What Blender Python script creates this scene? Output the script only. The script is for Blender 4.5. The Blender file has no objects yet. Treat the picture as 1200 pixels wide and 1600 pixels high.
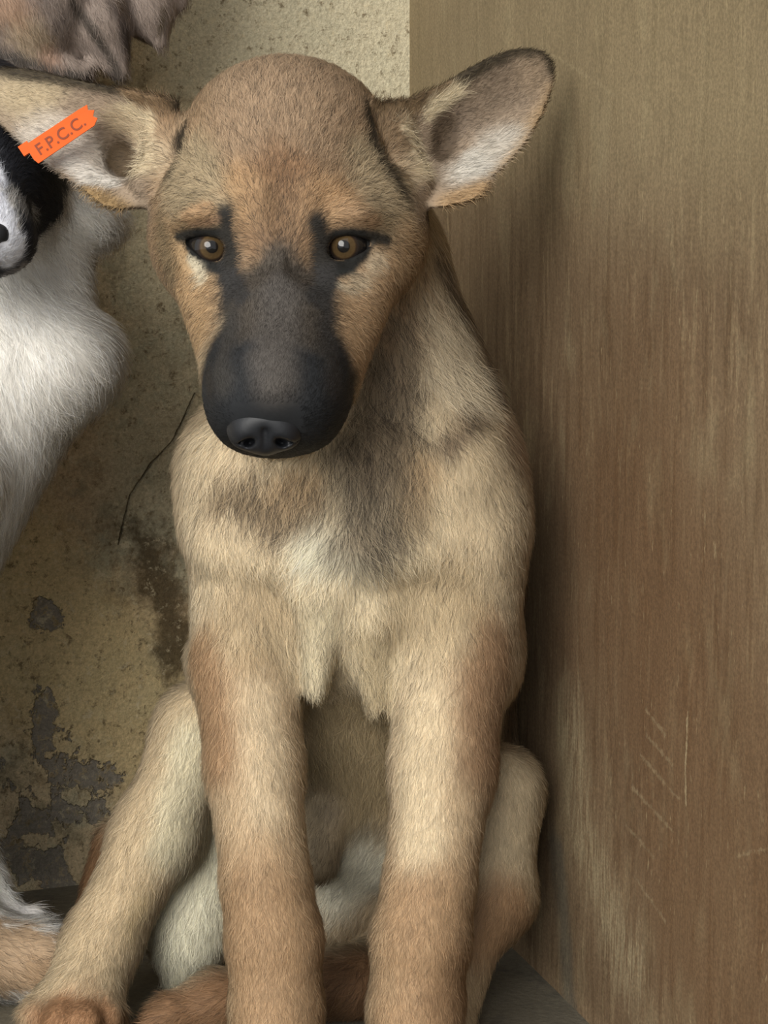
import bpy, math
import numpy as np
from mathutils import Vector, Matrix

# ------------------------------------------------------------------ camera
TH = math.radians(7.0)           # camera looks 7 degrees down
FPX = 3833.0                     # focal length in pixels of the 1200x1600 frame
D0 = 1150.0                      # distance (mm) of the reference plane z = 0 in front of the camera
CAM = np.array([0.0, -1.15 * math.cos(TH), 0.260 + 1.15 * math.sin(TH)])
RIGHT = np.array([1.0, 0, 0])
UP = np.array([0, math.sin(TH), math.cos(TH)])
BACK = np.array([0, -math.cos(TH), math.sin(TH)])
M3 = np.stack([RIGHT, UP, BACK], 1)      # modelling frame (mm) -> world axes

scene = bpy.context.scene
col = scene.collection
cd = bpy.data.cameras.new('camera')
cam = bpy.data.objects.new('camera', cd)
col.objects.link(cam)
cd.sensor_fit = 'VERTICAL'
cd.sensor_height = 36.0
cd.lens = 36.0 * FPX / 1600.0
cd.clip_start = 0.05
cam.matrix_world = Matrix(((RIGHT[0], UP[0], BACK[0], CAM[0]), (RIGHT[1], UP[1], BACK[1], CAM[1]),
                           (RIGHT[2], UP[2], BACK[2], CAM[2]), (0, 0, 0, 1)))
scene.camera = cam

# ------------------------------------------------------------------ light: overcast day, soft sun from the upper left front
world = bpy.data.worlds.new('overcast_sky')
scene.world = world
world.use_nodes = True
bgn = world.node_tree.nodes['Background']
bgn.inputs['Color'].default_value = (0.96, 0.985, 1.0, 1)
bgn.inputs['Strength'].default_value = 0.85
sd = bpy.data.lights.new('hazy_sun', 'SUN')
sd.energy = 2.9
sd.angle = math.radians(35)
sd.color = (1.0, 0.96, 0.90)
sun = bpy.data.objects.new('hazy_sun', sd)
col.objects.link(sun)
sun.rotation_euler = Vector((0.30, 0.88, -0.32)).to_track_quat('-Z', 'Y').to_euler()
vs = scene.view_settings
vs.view_transform = 'Standard'
vs.look = 'None'
vs.gamma = 1.0
vs.use_curve_mapping = False
vs.exposure = 0.26

# ------------------------------------------------------------------ helpers
RNG = np.random.default_rng(7)

def lin(rgb):
    c = np.asarray(rgb, float) / 255.0
    return np.where(c <= 0.04045, c / 12.92, ((c + 0.055) / 1.055) ** 2.4)

def sc_(z):
    return (D0 - z) / FPX

def pt(px, py, z):
    s = sc_(z)
    return np.array([(px - 600.0) * s, (800.0 - py) * s, z])

def toworld(P):
    P = np.asarray(P, float)
    return CAM + ((P - np.array([0, 0, D0])) @ M3.T) / 1000.0

def prop(o, label=None, cat=None, group=None, kind=None):
    if label: o['label'] = label
    if cat: o['category'] = cat
    if group: o['group'] = group
    if kind: o['kind'] = kind
    return o

def empty(name, loc):
    o = bpy.data.objects.new(name, None)
    o.empty_display_size = 0.05
    col.objects.link(o)
    o.location = loc
    return o

def link_child(o, parent):
    col.objects.link(o)
    if parent is not None:
        o.parent = parent
    return o

def mesh_obj(name, V, F, mat, parent=None, origin=None, smooth=True):
    """V in world coordinates; origin is subtracted"""
    me = bpy.data.meshes.new(name)
    V = np.asarray(V, float)
    if origin is not None:
        V = V - np.asarray(origin)
    F = np.asarray(F)
    if F.ndim == 2:
        n, k = F.shape
        me.vertices.add(len(V)); me.vertices.foreach_set('co', V.astype(np.float32).ravel())
        me.loops.add(n * k); me.loops.foreach_set('vertex_index', F.astype(np.int32).ravel())
        me.polygons.add(n)
        me.polygons.foreach_set('loop_start', np.arange(0, n * k, k, dtype=np.int32))
        me.update(calc_edges=True)
    else:
        me.from_pydata([tuple(v) for v in V], [], [list(f) for f in F])
        me.update()
    me.polygons.foreach_set('use_smooth', np.full(len(me.polygons), smooth))
    me.materials.append(mat)
    o = bpy.data.objects.new(name, me)
    link_child(o, parent)
    return o

# --- smooth pseudo noise, vectorised
_NW = RNG.normal(size=(5, 7, 3)); _NP = RNG.uniform(0, 6.28, size=(5, 7))
def wob(P, wl, seed=0):
    """smooth noise about -1..1 with wavelength wl (mm)"""
    P = np.asarray(P, float)
    out = np.zeros(P.shape[:-1])
    for i in range(7):
        w = _NW[seed % 5, i]
        out += np.sin(P @ w * (2 * math.pi / wl / 1.6) + _NP[seed % 5, i] + 1.7 * np.sin(P @ _NW[(seed + 1) % 5, i][[1, 2, 0]] * (3.0 / wl) + i))
    return out / 3.6

# ------------------------------------------------------------------ implicit modelling volume with surface nets
class Vol:
    def __init__(self, xs, ys, zs):
        self.ax = [np.asarray(a, np.float32) for a in (xs, ys, zs)]
        self.F = np.full([len(a) for a in self.ax], 60.0, np.float32)

    def _sl(self, lo, hi):
        return tuple(slice(max(0, int(np.searchsorted(a, l)) - 1), min(len(a), int(np.searchsorted(a, h)) + 1)) for a, l, h in zip(self.ax, lo, hi))

    def op(self, lo, hi, fn, k=6.0, mode='add'):
        m = k + 6.0
        s = self._sl(np.asarray(lo) - m, np.asarray(hi) + m)
        X = self.ax[0][s[0]][:, None, None]; Y = self.ax[1][s[1]][None, :, None]; Z = self.ax[2][s[2]][None, None, :]
        if X.size == 0 or Y.size == 0 or Z.size == 0:
            return
        d = fn(X, Y, Z).astype(np.float32)
        f = self.F[s]
        if mode == 'add':
            h = np.maximum(k - np.abs(f - d), 0) / k
            self.F[s] = np.minimum(f, d) - h * h * k * 0.25
        else:
            d = -d
            h = np.maximum(k - np.abs(f - d), 0) / k
            self.F[s] = np.maximum(f, d) + h * h * k * 0.25

    def ell(self, px, py, z, rx, ry, rz, k=10.0, rot=0.0, mode='add'):
        """ellipsoid: rx, ry in px, rz in mm; rot degrees (counter-clockwise in the picture)"""
        c = pt(px, py, z); s = sc_(z); rx *= s; ry *= s
        R = max(rx, ry) if rot else None
        lo = c - [R or rx, R or ry, rz]; hi = c + [R or rx, R or ry, rz]
        ca, sa = math.cos(math.radians(rot)), math.sin(math.radians(rot))
        def fn(X, Y, Z):
            x = X - c[0]; y = Y - c[1]; zz = Z - c[2]
            u = x * ca + y * sa; v = -x * sa + y * ca
            k0 = np.sqrt((u / rx) ** 2 + (v / ry) ** 2 + (zz / rz) ** 2)
            k1 = np.sqrt((u / rx ** 2) ** 2 + (v / ry ** 2) ** 2 + (zz / rz ** 2) ** 2) + 1e-6
            return k0 * (k0 - 1) / k1
        self.op(lo, hi, fn, k, mode)

    def limb(self, pts, k=10.0, mode='add', flat=1.0):
        """chain of tapered capsules; each point (px, py, z, r_px); flat scales the depth radius"""
        for a, b in zip(pts[:-1], pts[1:]):
            A = pt(*a[:3]); B = pt(*b[:3]); ra = a[3] * sc_(a[2]); rb = b[3] * sc_(b[2])
            self.cone(A, B, ra, rb, k, mode, flat)

    def cone(self, A, B, ra, rb, k=10.0, mode='add', flat=1.0):
        A = np.asarray(A, float); B = np.asarray(B, float)
        rm = max(ra, rb)
        lo = np.minimum(A, B) - rm; hi = np.maximum(A, B) + rm
        ab = B - A; L2 = float(ab @ ab) + 1e-9
        def fn(X, Y, Z):
            t = np.clip(((X - A[0]) * ab[0] + (Y - A[1]) * ab[1] + (Z - A[2]) * ab[2]) / L2, 0, 1)
            return np.sqrt((X - A[0] - t * ab[0]) ** 2 + (Y - A[1] - t * ab[1]) ** 2 + ((Z - A[2] - t * ab[2]) / flat) ** 2) - (ra + t * (rb - ra))
        self.op(lo, hi, fn, k, mode)

    def depth_at(self, px, py, zlo=-400, zhi=200):
        """front-most surface depth along the viewing ray of a pixel of the drawing"""
        zs = np.arange(zhi, zlo, -0.5)
        best = None
        for z in zs:
            p = pt(px, py, z)
            i = [int(np.clip(np.searchsorted(a, c), 0, len(a) - 1)) for a, c in zip(self.ax, p)]
            if self.F[i[0], i[1], i[2]] < 0:
                return z
        return None

    def mesh(self):
        F = self.F; S = F < 0
        nx, ny, nz = F.shape
        c = np.zeros((nx - 1, ny - 1, nz - 1), np.uint8)
        for dx in (0, 1):
            for dy in (0, 1):
                for dz in (0, 1):
                    c += S[dx:nx - 1 + dx, dy:ny - 1 + dy, dz:nz - 1 + dz]
        act = (c > 0) & (c < 8)
        I, J, K = np.nonzero(act)
        idx = np.full(act.shape, -1, np.int32); idx[I, J, K] = np.arange(len(I))
        P = np.zeros((len(I), 3)); N = np.zeros(len(I))
        ax = self.ax
        corners = [(0, 0, 0), (1, 0, 0), (0, 1, 0), (1, 1, 0), (0, 0, 1), (1, 0, 1), (0, 1, 1), (1, 1, 1)]
        edges = [(0, 1), (2, 3), (4, 5), (6, 7), (0, 2), (1, 3), (4, 6), (5, 7), (0, 4), (1, 5), (2, 6), (3, 7)]
        vals = [F[I + a, J + b, K + d] for a, b, d in corners]
        pos = [np.stack([ax[0][I + a], ax[1][J + b], ax[2][K + d]], 1) for a, b, d in corners]
        for a, b in edges:
            m = (vals[a] < 0) != (vals[b] < 0)
            t = vals[a][m] / (vals[a][m] - vals[b][m])
            P[m] += pos[a][m] + (pos[b][m] - pos[a][m]) * t[:, None]; N[m] += 1
        P /= N[:, None]
        Q = []
        for axis in range(3):
            a = [slice(None)] * 3; b = [slice(None)] * 3
            a[axis] = slice(0, -1); b[axis] = slice(1, None)
            s0 = S[tuple(a)]; s1 = S[tuple(b)]
            E = np.array(np.nonzero(s0 != s1)).T
            o1, o2 = [(1, 2), (2, 0), (0, 1)][axis]
            ok = (E[:, o1] > 0) & (E[:, o2] > 0) & (E[:, o1] < F.shape[o1] - 1) & (E[:, o2] < F.shape[o2] - 1)
            E = E[ok]
            flip = ~s0[tuple(E.T)]
            qs = []
            for d1, d2 in ((-1, -1), (0, -1), (0, 0), (-1, 0)):
                e = E.copy(); e[:, o1] += d1; e[:, o2] += d2
                qs.append(idx[tuple(e.T)])
            q = np.stack(qs, 1)
            q[flip] = q[flip][:, ::-1]
            Q.append(q)
        Q = np.concatenate(Q)
        # keep only the largest connected shell (drops stray specks)
        lab = np.arange(len(P))
        for _ in range(200):
            m = lab[Q].min(1)
            new = lab.copy()
            for j in range(4):
                np.minimum.at(new, Q[:, j], m)
            new = new[new]
            if np.array_equal(new, lab): break
            lab = new
        u, cnt = np.unique(lab, return_counts=True)
        keep = lab == u[cnt.argmax()]
        mp = np.cumsum(keep) - 1
        Q = mp[Q[keep[Q[:, 0]]]]; P = P[keep]
        # light Laplacian relaxation
        for it in range(3):
            acc = np.zeros_like(P); n = np.zeros(len(P))
            for j in range(4):
                a, b = Q[:, j], Q[:, (j + 1) % 4]
                for dim in range(3):
                    acc[:, dim] += np.bincount(a, P[b, dim], len(P))
                n += np.bincount(a, minlength=len(P))
            P += 0.45 * (acc / n[:, None] - P)
        return P, Q

def vnormals(P, Q):
    n = np.cross(P[Q[:, 2]] - P[Q[:, 0]], P[Q[:, 3]] - P[Q[:, 1]])
    N = np.zeros_like(P)
    for j in range(4):
        for d in range(3):
            N[:, d] += np.bincount(Q[:, j], n[:, d], len(P))
    return N / (np.linalg.norm(N, axis=1, keepdims=True) + 1e-12)

def poly_sdf(poly, X, Y):
    """signed distance to a polygon on a 2-D grid (X, Y broadcastable)"""
    poly = np.asarray(poly, float)
    X, Y = np.broadcast_arrays(X, Y)
    d = np.full(X.shape, 1e18); inside = np.zeros(X.shape, bool)
    for a, b in zip(poly, np.roll(poly, -1, 0)):
        e = b - a
        wx, wy = X - a[0], Y - a[1]
        t = np.clip((wx * e[0] + wy * e[1]) / (e @ e), 0, 1)
        d = np.minimum(d, (wx - e[0] * t) ** 2 + (wy - e[1] * t) ** 2)
        c1 = (a[1] <= Y) != (b[1] <= Y)
        with np.errstate(divide='ignore', invalid='ignore'):
            xi = a[0] + (Y - a[1]) * e[0] / (e[1] if e[1] else 1e-9)
        inside ^= c1 & (X < xi)
    return np.where(inside, -1, 1) * np.sqrt(d)

def smooth_poly(pts, it=2):
    P = np.asarray(pts, float)
    for _ in range(it):
        Q = np.roll(P, -1, 0)
        P = np.stack([0.75 * P + 0.25 * Q, 0.25 * P + 0.75 * Q], 1).reshape(-1, 2)
    return P

# ------------------------------------------------------------------ painting of coats
class Coat:
    def __init__(self, P, N, base):
        self.P, self.N = P, N
        s = (D0 - P[:, 2]) / FPX
        self.px = P[:, 0] / s + 600; self.py = 800 - P[:, 1] / s
        self.C = np.tile(lin(base), (len(P), 1))
        self.L = np.full(len(P), 8.0)        # hair length, mm
        self.T = np.zeros(len(P))            # share of dark-tipped hairs
        self.D = np.ones(len(P))             # hair density
        self.nz = wob(P, 16, 1) * 0.6 + wob(P, 7, 2) * 0.4

    def snap(self, px, py, z=None):
        if z is not None:
            return pt(px, py, z)
        r2 = (self.px - px) ** 2 + (self.py - py) ** 2
        m = np.nonzero(r2 < 8 ** 2)[0]
        if len(m) == 0:
            m = np.array([r2.argmin()])
        return self.P[m[self.P[m, 2].argmax()]]

    def dist(self, pts):
        A = [self.snap(*p) for p in pts]
        if len(A) == 1:
            return np.linalg.norm(self.P - A[0], axis=1)
        d = np.full(len(self.P), 1e9)
        for a, b in zip(A[:-1], A[1:]):
            ab = b - a
            t = np.clip((self.P - a) @ ab / (ab @ ab + 1e-9), 0, 1)
            d = np.minimum(d, np.linalg.norm(self.P - a - t[:, None] * ab, axis=1))
        return d

    def w(self, pts, r, soft, rough=0.25):
        """weight 1 inside radius r px fading over soft px; edges broken by noise"""
        k = 0.3
        d = self.dist(pts) + self.nz * rough * (r + soft) * k
        t = np.clip(((r + soft) * k - d) / (soft * k + 1e-6), 0, 1)
        return t * t * (3 - 2 * t)

    def blur(self, Q, it):
        E0 = np.concatenate([Q[:, j] for j in range(4)]); E1 = np.concatenate([Q[:, (j + 1) % 4] for j in range(4)])
        n = np.bincount(E0, minlength=len(self.P)) + 1e-9
        for _ in range(it):
            for A in (self.C[:, 0], self.C[:, 1], self.C[:, 2], self.L, self.T):
                A += 0.6 * (np.bincount(E0, A[E1], len(self.P)) / n - A)

    def paint(self, pts, r, soft, rgb=None, a=1.0, L=None, T=None, D=None, rough=0.25):
        w = self.w(pts, r, soft, rough) * a
        if rgb is not None: self.C += w[:, None] * (lin(rgb) - self.C)
        if L is not None: self.L += w * (L - self.L)
        if T is not None: self.T += w * (T - self.T)
        if D is not None: self.D += w * (D - self.D)

def comb_field(P, ctrl):
    """hair direction from (px, py, z, dx, dy_down, dz) control points"""
    acc = np.zeros_like(P)
    for px, py, z, dx, dy, dz in ctrl:
        c = pt(px, py, z); v = np.array([dx, -dy, dz], float); v /= np.linalg.norm(v)
        w = 1.0 / (((P - c) ** 2).sum(1) + 60.0) ** 1.6
        acc += w[:, None] * v
    return acc / (np.linalg.norm(acc, axis=1, keepdims=True) + 1e-12)

def grow_fur(name, P, Q, N, coat, ctrl, count, mat, parent, origin, lift=0.42, width=0.14, dark=(38, 34, 32), wave=0.25):
    tri = np.concatenate([Q[:, [0, 1, 2]], Q[:, [0, 2, 3]]])
    a, b, c = P[tri[:, 0]], P[tri[:, 1]], P[tri[:, 2]]
    area = 0.5 * np.linalg.norm(np.cross(b - a, c - a), axis=1)
    dens = coat.D[tri].mean(1) * np.where(N[tri[:, 0], 2] > -0.25, 1.0, 0.35) * (6.0 / np.clip(coat.L[tri[:, 0]], 3, 20)) ** 0.7
    w = area * dens
    t = RNG.choice(len(tri), count, p=w / w.sum())
    r1 = np.sqrt(RNG.random(count)); r2 = RNG.random(count)
    B = np.stack([1 - r1, r1 * (1 - r2), r1 * r2], 1)
    ip = lambda A: (A[tri[t]] * (B[:, :, None] if A.ndim == 2 else B)).sum(1)
    p = ip(P); n = ip(N); n /= np.linalg.norm(n, axis=1, keepdims=True)
    C = ip(coat.C); L = ip(coat.L); T = ip(coat.T)
    d = comb_field(p, ctrl)
    # clumps: neighbouring hairs share a swing of direction
    sw = np.stack([wob(p, 9, 0), wob(p, 9, 1), wob(p, 9, 2)], 1) * 0.16 + RNG.normal(size=(count, 3)) * 0.17
    d = d + sw
    d -= (d * n).sum(1, keepdims=True) * n
    d /= np.linalg.norm(d, axis=1, keepdims=True) + 1e-9
    L = L * RNG.uniform(0.65, 1.2, count)
    lf = lift * RNG.uniform(0.6, 1.4, count)
    side = np.cross(n, d) * (RNG.normal(size=(count, 1)) * wave)
    pts = np.empty((count, 4, 3))
    for i, u in enumerate((0.0, 0.33, 0.67, 1.0)):
        pts[:, i] = p - n * 0.3 + (d + side * u) * (L * u)[:, None] + n * (L * lf * (u - 0.42 * u * u))[:, None]
    L = L * 0.85
    v = np.clip(RNG.normal(1.0, 0.20, count), 0.5, 1.7) * (1 + 0.07 * wob(p, 12, 3))
    C = np.clip(C * v[:, None], 0.002, 1)
    tick = RNG.random(count) < T
    C[tick] = C[tick] * 0.25 + lin(dark) * 0.75
    W = (pts.reshape(-1, 3))
    W = toworld(W) - np.asarray(origin)
    cu = bpy.data.hair_curves.new(name)
    cu.add_curves([4] * count)
    cu.attributes['position'].data.foreach_set('vector', W.astype(np.float32).ravel())
    rad = np.tile(np.array([1.0, 0.95, 0.75, 0.15]), (count, 1)) * (width * 0.001 * RNG.uniform(0.7, 1.3, count))[:, None] * 0.5
    at = cu.attributes.get('radius') or cu.attributes.new('radius', 'FLOAT', 'POINT')
    at.data.foreach_set('value', rad.astype(np.float32).ravel())
    at = cu.attributes.new('coat', 'FLOAT_COLOR', 'CURVE')
    at.data.foreach_set('color', np.concatenate([C, np.ones((count, 1))], 1).astype(np.float32).ravel())
    hn = n * 0.85 + np.einsum('ij,ij->i', d, d)[:, None] * 0 + RNG.normal(size=(count, 3)) * 0.10
    hn = (hn / np.linalg.norm(hn, axis=1, keepdims=True)) @ M3.T
    at = cu.attributes.new('skin_normal', 'FLOAT_VECTOR', 'CURVE')
    at.data.foreach_set('vector', hn.astype(np.float32).ravel())
    cu.materials.append(mat)
    o = bpy.data.objects.new(name, cu)
    link_child(o, parent)
    o['kind'] = 'stuff'
    return o

# ------------------------------------------------------------------ materials
def new_mat(name):
    m = bpy.data.materials.new(name); m.use_nodes = True
    nt = m.node_tree
    b = nt.nodes['Principled BSDF']
    return m, nt, b

def N_(nt, typ, **kw):
    n = nt.nodes.new(typ)
    for k, v in kw.items():
        if k.startswith('i_'):
            n.inputs[k[2:].replace('_', ' ')].default_value = v
        else:
            setattr(n, k, v)
    return n

def lk(nt, a, b): nt.links.new(a, b)

def rgba(rgb): return tuple(lin(rgb)) + (1.0,)

def plain(name, rgb, rough=0.6, spec=0.3, coat=0.0, noise=0.0, nscale=60):
    m, nt, b = new_mat(name)
    b.inputs['Roughness'].default_value = rough
    b.inputs['Specular IOR Level'].default_value = spec
    b.inputs['Coat Weight'].default_value = coat
    b.inputs['Coat Roughness'].default_value = 0.05
    if noise:
        tc = N_(nt, 'ShaderNodeTexCoord')
        nz = N_(nt, 'ShaderNodeTexNoise'); nz.inputs['Scale'].default_value = nscale
        lk(nt, tc.outputs['Object'], nz.inputs['Vector'])
        mx = N_(nt, 'ShaderNodeMix', data_type='RGBA')
        c = np.array(lin(rgb))
        mx.inputs['A'].default_value = tuple(c * (1 - noise)) + (1,)
        mx.inputs['B'].default_value = tuple(np.clip(c * (1 + noise), 0, 1)) + (1,)
        lk(nt, nz.outputs['Fac'], mx.inputs['Factor'])
        lk(nt, mx.outputs['Result'], b.inputs['Base Color'])
    else:
        b.inputs['Base Color'].default_value = rgba(rgb)
    return m

def skin_mat():
    m, nt, b = new_mat('coat_skin')
    at = N_(nt, 'ShaderNodeAttribute', attribute_name='coat')
    tc = N_(nt, 'ShaderNodeTexCoord')
    nz = N_(nt, 'ShaderNodeTexNoise'); nz.inputs['Scale'].default_value = 700; nz.inputs['Detail'].default_value = 2
    lk(nt, tc.outputs['Object'], nz.inputs['Vector'])
    mr = N_(nt, 'ShaderNodeMapRange'); mr.inputs['To Min'].default_value = 0.72; mr.inputs['To Max'].default_value = 1.05
    lk(nt, nz.outputs['Fac'], mr.inputs['Value'])
    mx = N_(nt, 'ShaderNodeMix', data_type='RGBA', blend_type='MULTIPLY'); mx.inputs['Factor'].default_value = 1
    lk(nt, at.outputs['Color'], mx.inputs['A']); lk(nt, mr.outputs['Result'], mx.inputs['B'])
    lk(nt, mx.outputs['Result'], b.inputs['Base Color'])
    b.inputs['Roughness'].default_value = 0.75
    b.inputs['Specular IOR Level'].default_value = 0.15
    return m

def fur_mat():
    m, nt, b = new_mat('fur')
    at = N_(nt, 'ShaderNodeAttribute', attribute_name='coat')
    sn = N_(nt, 'ShaderNodeAttribute', attribute_name='skin_normal')
    lk(nt, at.outputs['Color'], b.inputs['Base Color'])
    lk(nt, sn.outputs['Vector'], b.inputs['Normal'])
    b.inputs['Roughness'].default_value = 0.62
    b.inputs['Specular IOR Level'].default_value = 0.18
    return m

MAT_SKIN = skin_mat()
MAT_FUR = fur_mat()
MAT_NOSE = plain('nose_leather', (25, 27, 31), rough=0.52, spec=0.4, noise=0.25, nscale=900)

# ---- wall and floor materials
class Nodes:
    """small helper for building procedural wall materials in metres of wall-local coordinates"""
    def __init__(self, name):
        self.m, self.nt, self.b = new_mat(name)
        self.tc = N_(self.nt, 'ShaderNodeTexCoord')
        self.vec = self.tc.outputs['Object']
    def noise(self, scale, detail=5, rough=0.6, stretch=(1, 1, 1), off=(0, 0, 0), dist=0.0):
        mp = N_(self.nt, 'ShaderNodeMapping')
        mp.inputs['Scale'].default_value = stretch; mp.inputs['Location'].default_value = off
        lk(self.nt, self.vec, mp.inputs['Vector'])
        n = N_(self.nt, 'ShaderNodeTexNoise')
        n.inputs['Scale'].default_value = scale; n.inputs['Detail'].default_value = detail
        n.inputs['Roughness'].default_value = rough; n.inputs['Distortion'].default_value = dist
        lk(self.nt, mp.outputs['Vector'], n.inputs['Vector'])
        return n.outputs['Fac']
    def ramp(self, fac, lo, hi, a=0.0, b=1.0):
        r = N_(self.nt, 'ShaderNodeMapRange', interpolation_type='SMOOTHSTEP')
        r.inputs['From Min'].default_value = lo; r.inputs['From Max'].default_value = hi
        r.inputs['To Min'].default_value = a; r.inputs['To Max'].default_value = b
        lk(self.nt, fac, r.inputs['Value'])
        return r.outputs['Result']
    def math(self, op, a, b):
        n = N_(self.nt, 'ShaderNodeMath', operation=op)
        for i, v in enumerate((a, b)):
            if isinstance(v, (int, float)): n.inputs[i].default_value = v
            else: lk(self.nt, v, n.inputs[i])
        return n.outputs[0]
    def mix(self, fac, A, B, blend='MIX'):
        n = N_(self.nt, 'ShaderNodeMix', data_type='RGBA', blend_type=blend)
        for key, v in (('Factor', fac), ('A', A), ('B', B)):
            if isinstance(v, (int, float)): n.inputs[key].default_value = v
            elif isinstance(v, tuple): n.inputs[key].default_value = rgba(v)
            else: lk(self.nt, v, n.inputs[key])
        return n.outputs['Result']
    def seg(self, a, b):
        """distance (m) from the segment a-b in the wall plane (x, z)"""
        a = np.array(a, float); b = np.array(b, float); e = b - a; L2 = e @ e + 1e-12
        sp = N_(self.nt, 'ShaderNodeSeparateXYZ'); lk(self.nt, self.vec, sp.inputs[0])
        dx = self.math('SUBTRACT', sp.outputs['X'], float(a[0])); dz = self.math('SUBTRACT', sp.outputs['Z'], float(a[1]))
        t = self.math('ADD', self.math('MULTIPLY', dx, float(e[0] / L2)), self.math('MULTIPLY', dz, float(e[1] / L2)))
        t = self.math('MINIMUM', self.math('MAXIMUM', t, 0.0), 1.0)
        qx = self.math('SUBTRACT', dx, self.math('MULTIPLY', t, float(e[0])))
        qz = self.math('SUBTRACT', dz, self.math('MULTIPLY', t, float(e[1])))
        return self.math('SQRT', self.math('ADD', self.math('MULTIPLY', qx, qx), self.math('MULTIPLY', qz, qz)), 0.0)
    def blob(self, segs, r, soft, nz, amp):
        d = None
        for a, b in segs:
            s = self.seg(a, b)
            d = s if d is None else self.math('MINIMUM', d, s)
        d = self.math('ADD', d, self.math('MULTIPLY', self.math('SUBTRACT', nz, 0.5), amp))
        return self.ramp(d, r, r + soft, 1.0, 0.0)
    def bump(self, h, strength, dist):
        n = N_(self.nt, 'ShaderNodeBump'); n.inputs['Strength'].default_value = strength; n.inputs['Distance'].default_value = dist
        lk(self.nt, h, n.inputs['Height']); lk(self.nt, n.outputs['Normal'], self.b.inputs['Normal'])

# ------------------------------------------------------------------ the place: a corner of two walls and a floor
WA = math.radians(25)
WB = math.radians(14)
CORNER = np.array([0.0155, 0.380])
LDIR = np.array([-math.cos(WA), -math.sin(WA)])      # along the left wall, away from the corner
RDIR = np.array([math.sin(WB), -math.cos(WB)])       # along the right wall, away from the corner

def ray_to_wall(px, py, which):
    """wall-local (distance from corner, height) of the wall point seen at a pixel; used once to lay out stains"""
    d = RIGHT * (px - 600) / FPX + UP * (800 - py) / FPX - BACK
    u = LDIR if which == 'L' else RDIR
    n = np.array([-u[1], u[0]])
    t = ((CORNER - CAM[:2]) @ n) / (d[:2] @ n)
    p = CAM + t * d
    return float((p[:2] - CORNER) @ u), float(p[2])

def Lw(px, py): return ray_to_wall(px, py, 'L')
def Rw(px, py): return ray_to_wall(px, py, 'R')

def plaster_mat():
    g = Nodes('stained_plaster')
    big = g.noise(7, 4); mid = g.noise(28, 8, 0.72); fine = g.noise(150, 6, 0.75); grit = g.noise(430, 4, 0.8)
    c = g.mix(g.ramp(big, 0.35, 0.65), (188, 166, 132), (208, 188, 152))
    c = g.mix(g.ramp(mid, 0.46, 0.60), c, (158, 146, 118))
    c = g.mix(g.math('MULTIPLY', g.ramp(g.noise(22, 7, 0.7, off=(2, 9, 5)), 0.50, 0.60), 0.55), c, (176, 172, 146))
    c = g.mix(g.math('MULTIPLY', g.ramp(g.noise(34, 7, 0.72, off=(6, 3, 8)), 0.53, 0.62), 0.50), c, (138, 112, 78))
    # the upper wall near the corner is paler, chalkier
    pale = g.blob([(Lw(330, 20), Lw(640, 60))], 0.030, 0.050, mid, 0.05)
    c = g.mix(g.math('MULTIPLY', pale, 0.85), c, (208, 200, 172))
    # grey-green lime bloom
    bloom = g.blob([(Lw(250, 560), Lw(240, 790)), (Lw(240, 260), Lw(250, 450))], 0.010, 0.04, mid, 0.06)
    c = g.mix(g.math('MULTIPLY', bloom, 0.55), c, (182, 178, 152))
    # ochre crust low on the wall
    ochre = g.blob([(Lw(20, 930), Lw(150, 1040)), (Lw(40, 1010), Lw(230, 1130))], 0.020, 0.05, mid, 0.07)
    c = g.mix(g.math('MULTIPLY', ochre, 0.7), c, (214, 192, 142))
    # dark earth stains
    dk = g.noise(42, 6, 0.7, off=(3, 1, 2))
    earth = g.blob([(Lw(215, 830), Lw(255, 930)), (Lw(255, 930), Lw(275, 1030))], 0.004, 0.016, dk, 0.06)
    c = g.mix(g.math('MULTIPLY', earth, 0.85), c, (78, 64, 42))
    # places where the plaster came off and grey cement shows
    pn = g.noise(33, 6, 0.68, off=(7, 0, 4))
    peel = g.blob([(Lw(70, 1090), Lw(60, 1180)), (Lw(60, 1190), Lw(150, 1230)), (Lw(0, 1200), Lw(40, 1260)), (Lw(30, 1290), Lw(140, 1260)), (Lw(20, 1330), Lw(120, 1390)), (Lw(85, 960), Lw(80, 970))], 0.006, 0.0025, pn, 0.085)
    c = g.mix(g.math('MULTIPLY', g.math('MULTIPLY', peel, g.ramp(fine, 0.62, 0.52)), 0.92), c, (134, 128, 118))
    speck = g.ramp(fine, 0.53, 0.66)
    c = g.mix(g.math('MULTIPLY', speck, 0.8), c, (108, 92, 66))
    sp2 = g.ramp(grit, 0.30, 0.70, 0.74, 1.16)
    c = g.mix(1.0, c, sp2, 'MULTIPLY')
    c = g.mix(g.math('MULTIPLY', g.ramp(g.noise(120, 6, 0.75, off=(1, 8, 3)), 0.55, 0.66), 0.6), c, (212, 198, 164))
    crack = g.blob([(Lw(305, 615), Lw(270, 690)), (Lw(270, 690), Lw(238, 722)), (Lw(238, 722), Lw(203, 775)), (Lw(203, 775), Lw(186, 850))], 0.0000, 0.0009, fine, 0.003)
    c = g.mix(g.math('MULTIPLY', g.math('MULTIPLY', crack, g.ramp(g.noise(60, 3, 0.6), 0.40, 0.55)), 0.7), c, (62, 56, 44))
    lk(g.nt, c, g.b.inputs['Base Color'])
    g.b.inputs['Roughness'].default_value = 0.9; g.b.inputs['Specular IOR Level'].default_value = 0.15
    h = g.math('SUBTRACT', g.math('ADD', g.math('MULTIPLY', fine, 0.5), mid), g.math('ADD', g.math('MULTIPLY', peel, 0.5), crack))
    g.bump(h, 0.9, 0.004)
    return g.m

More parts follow.
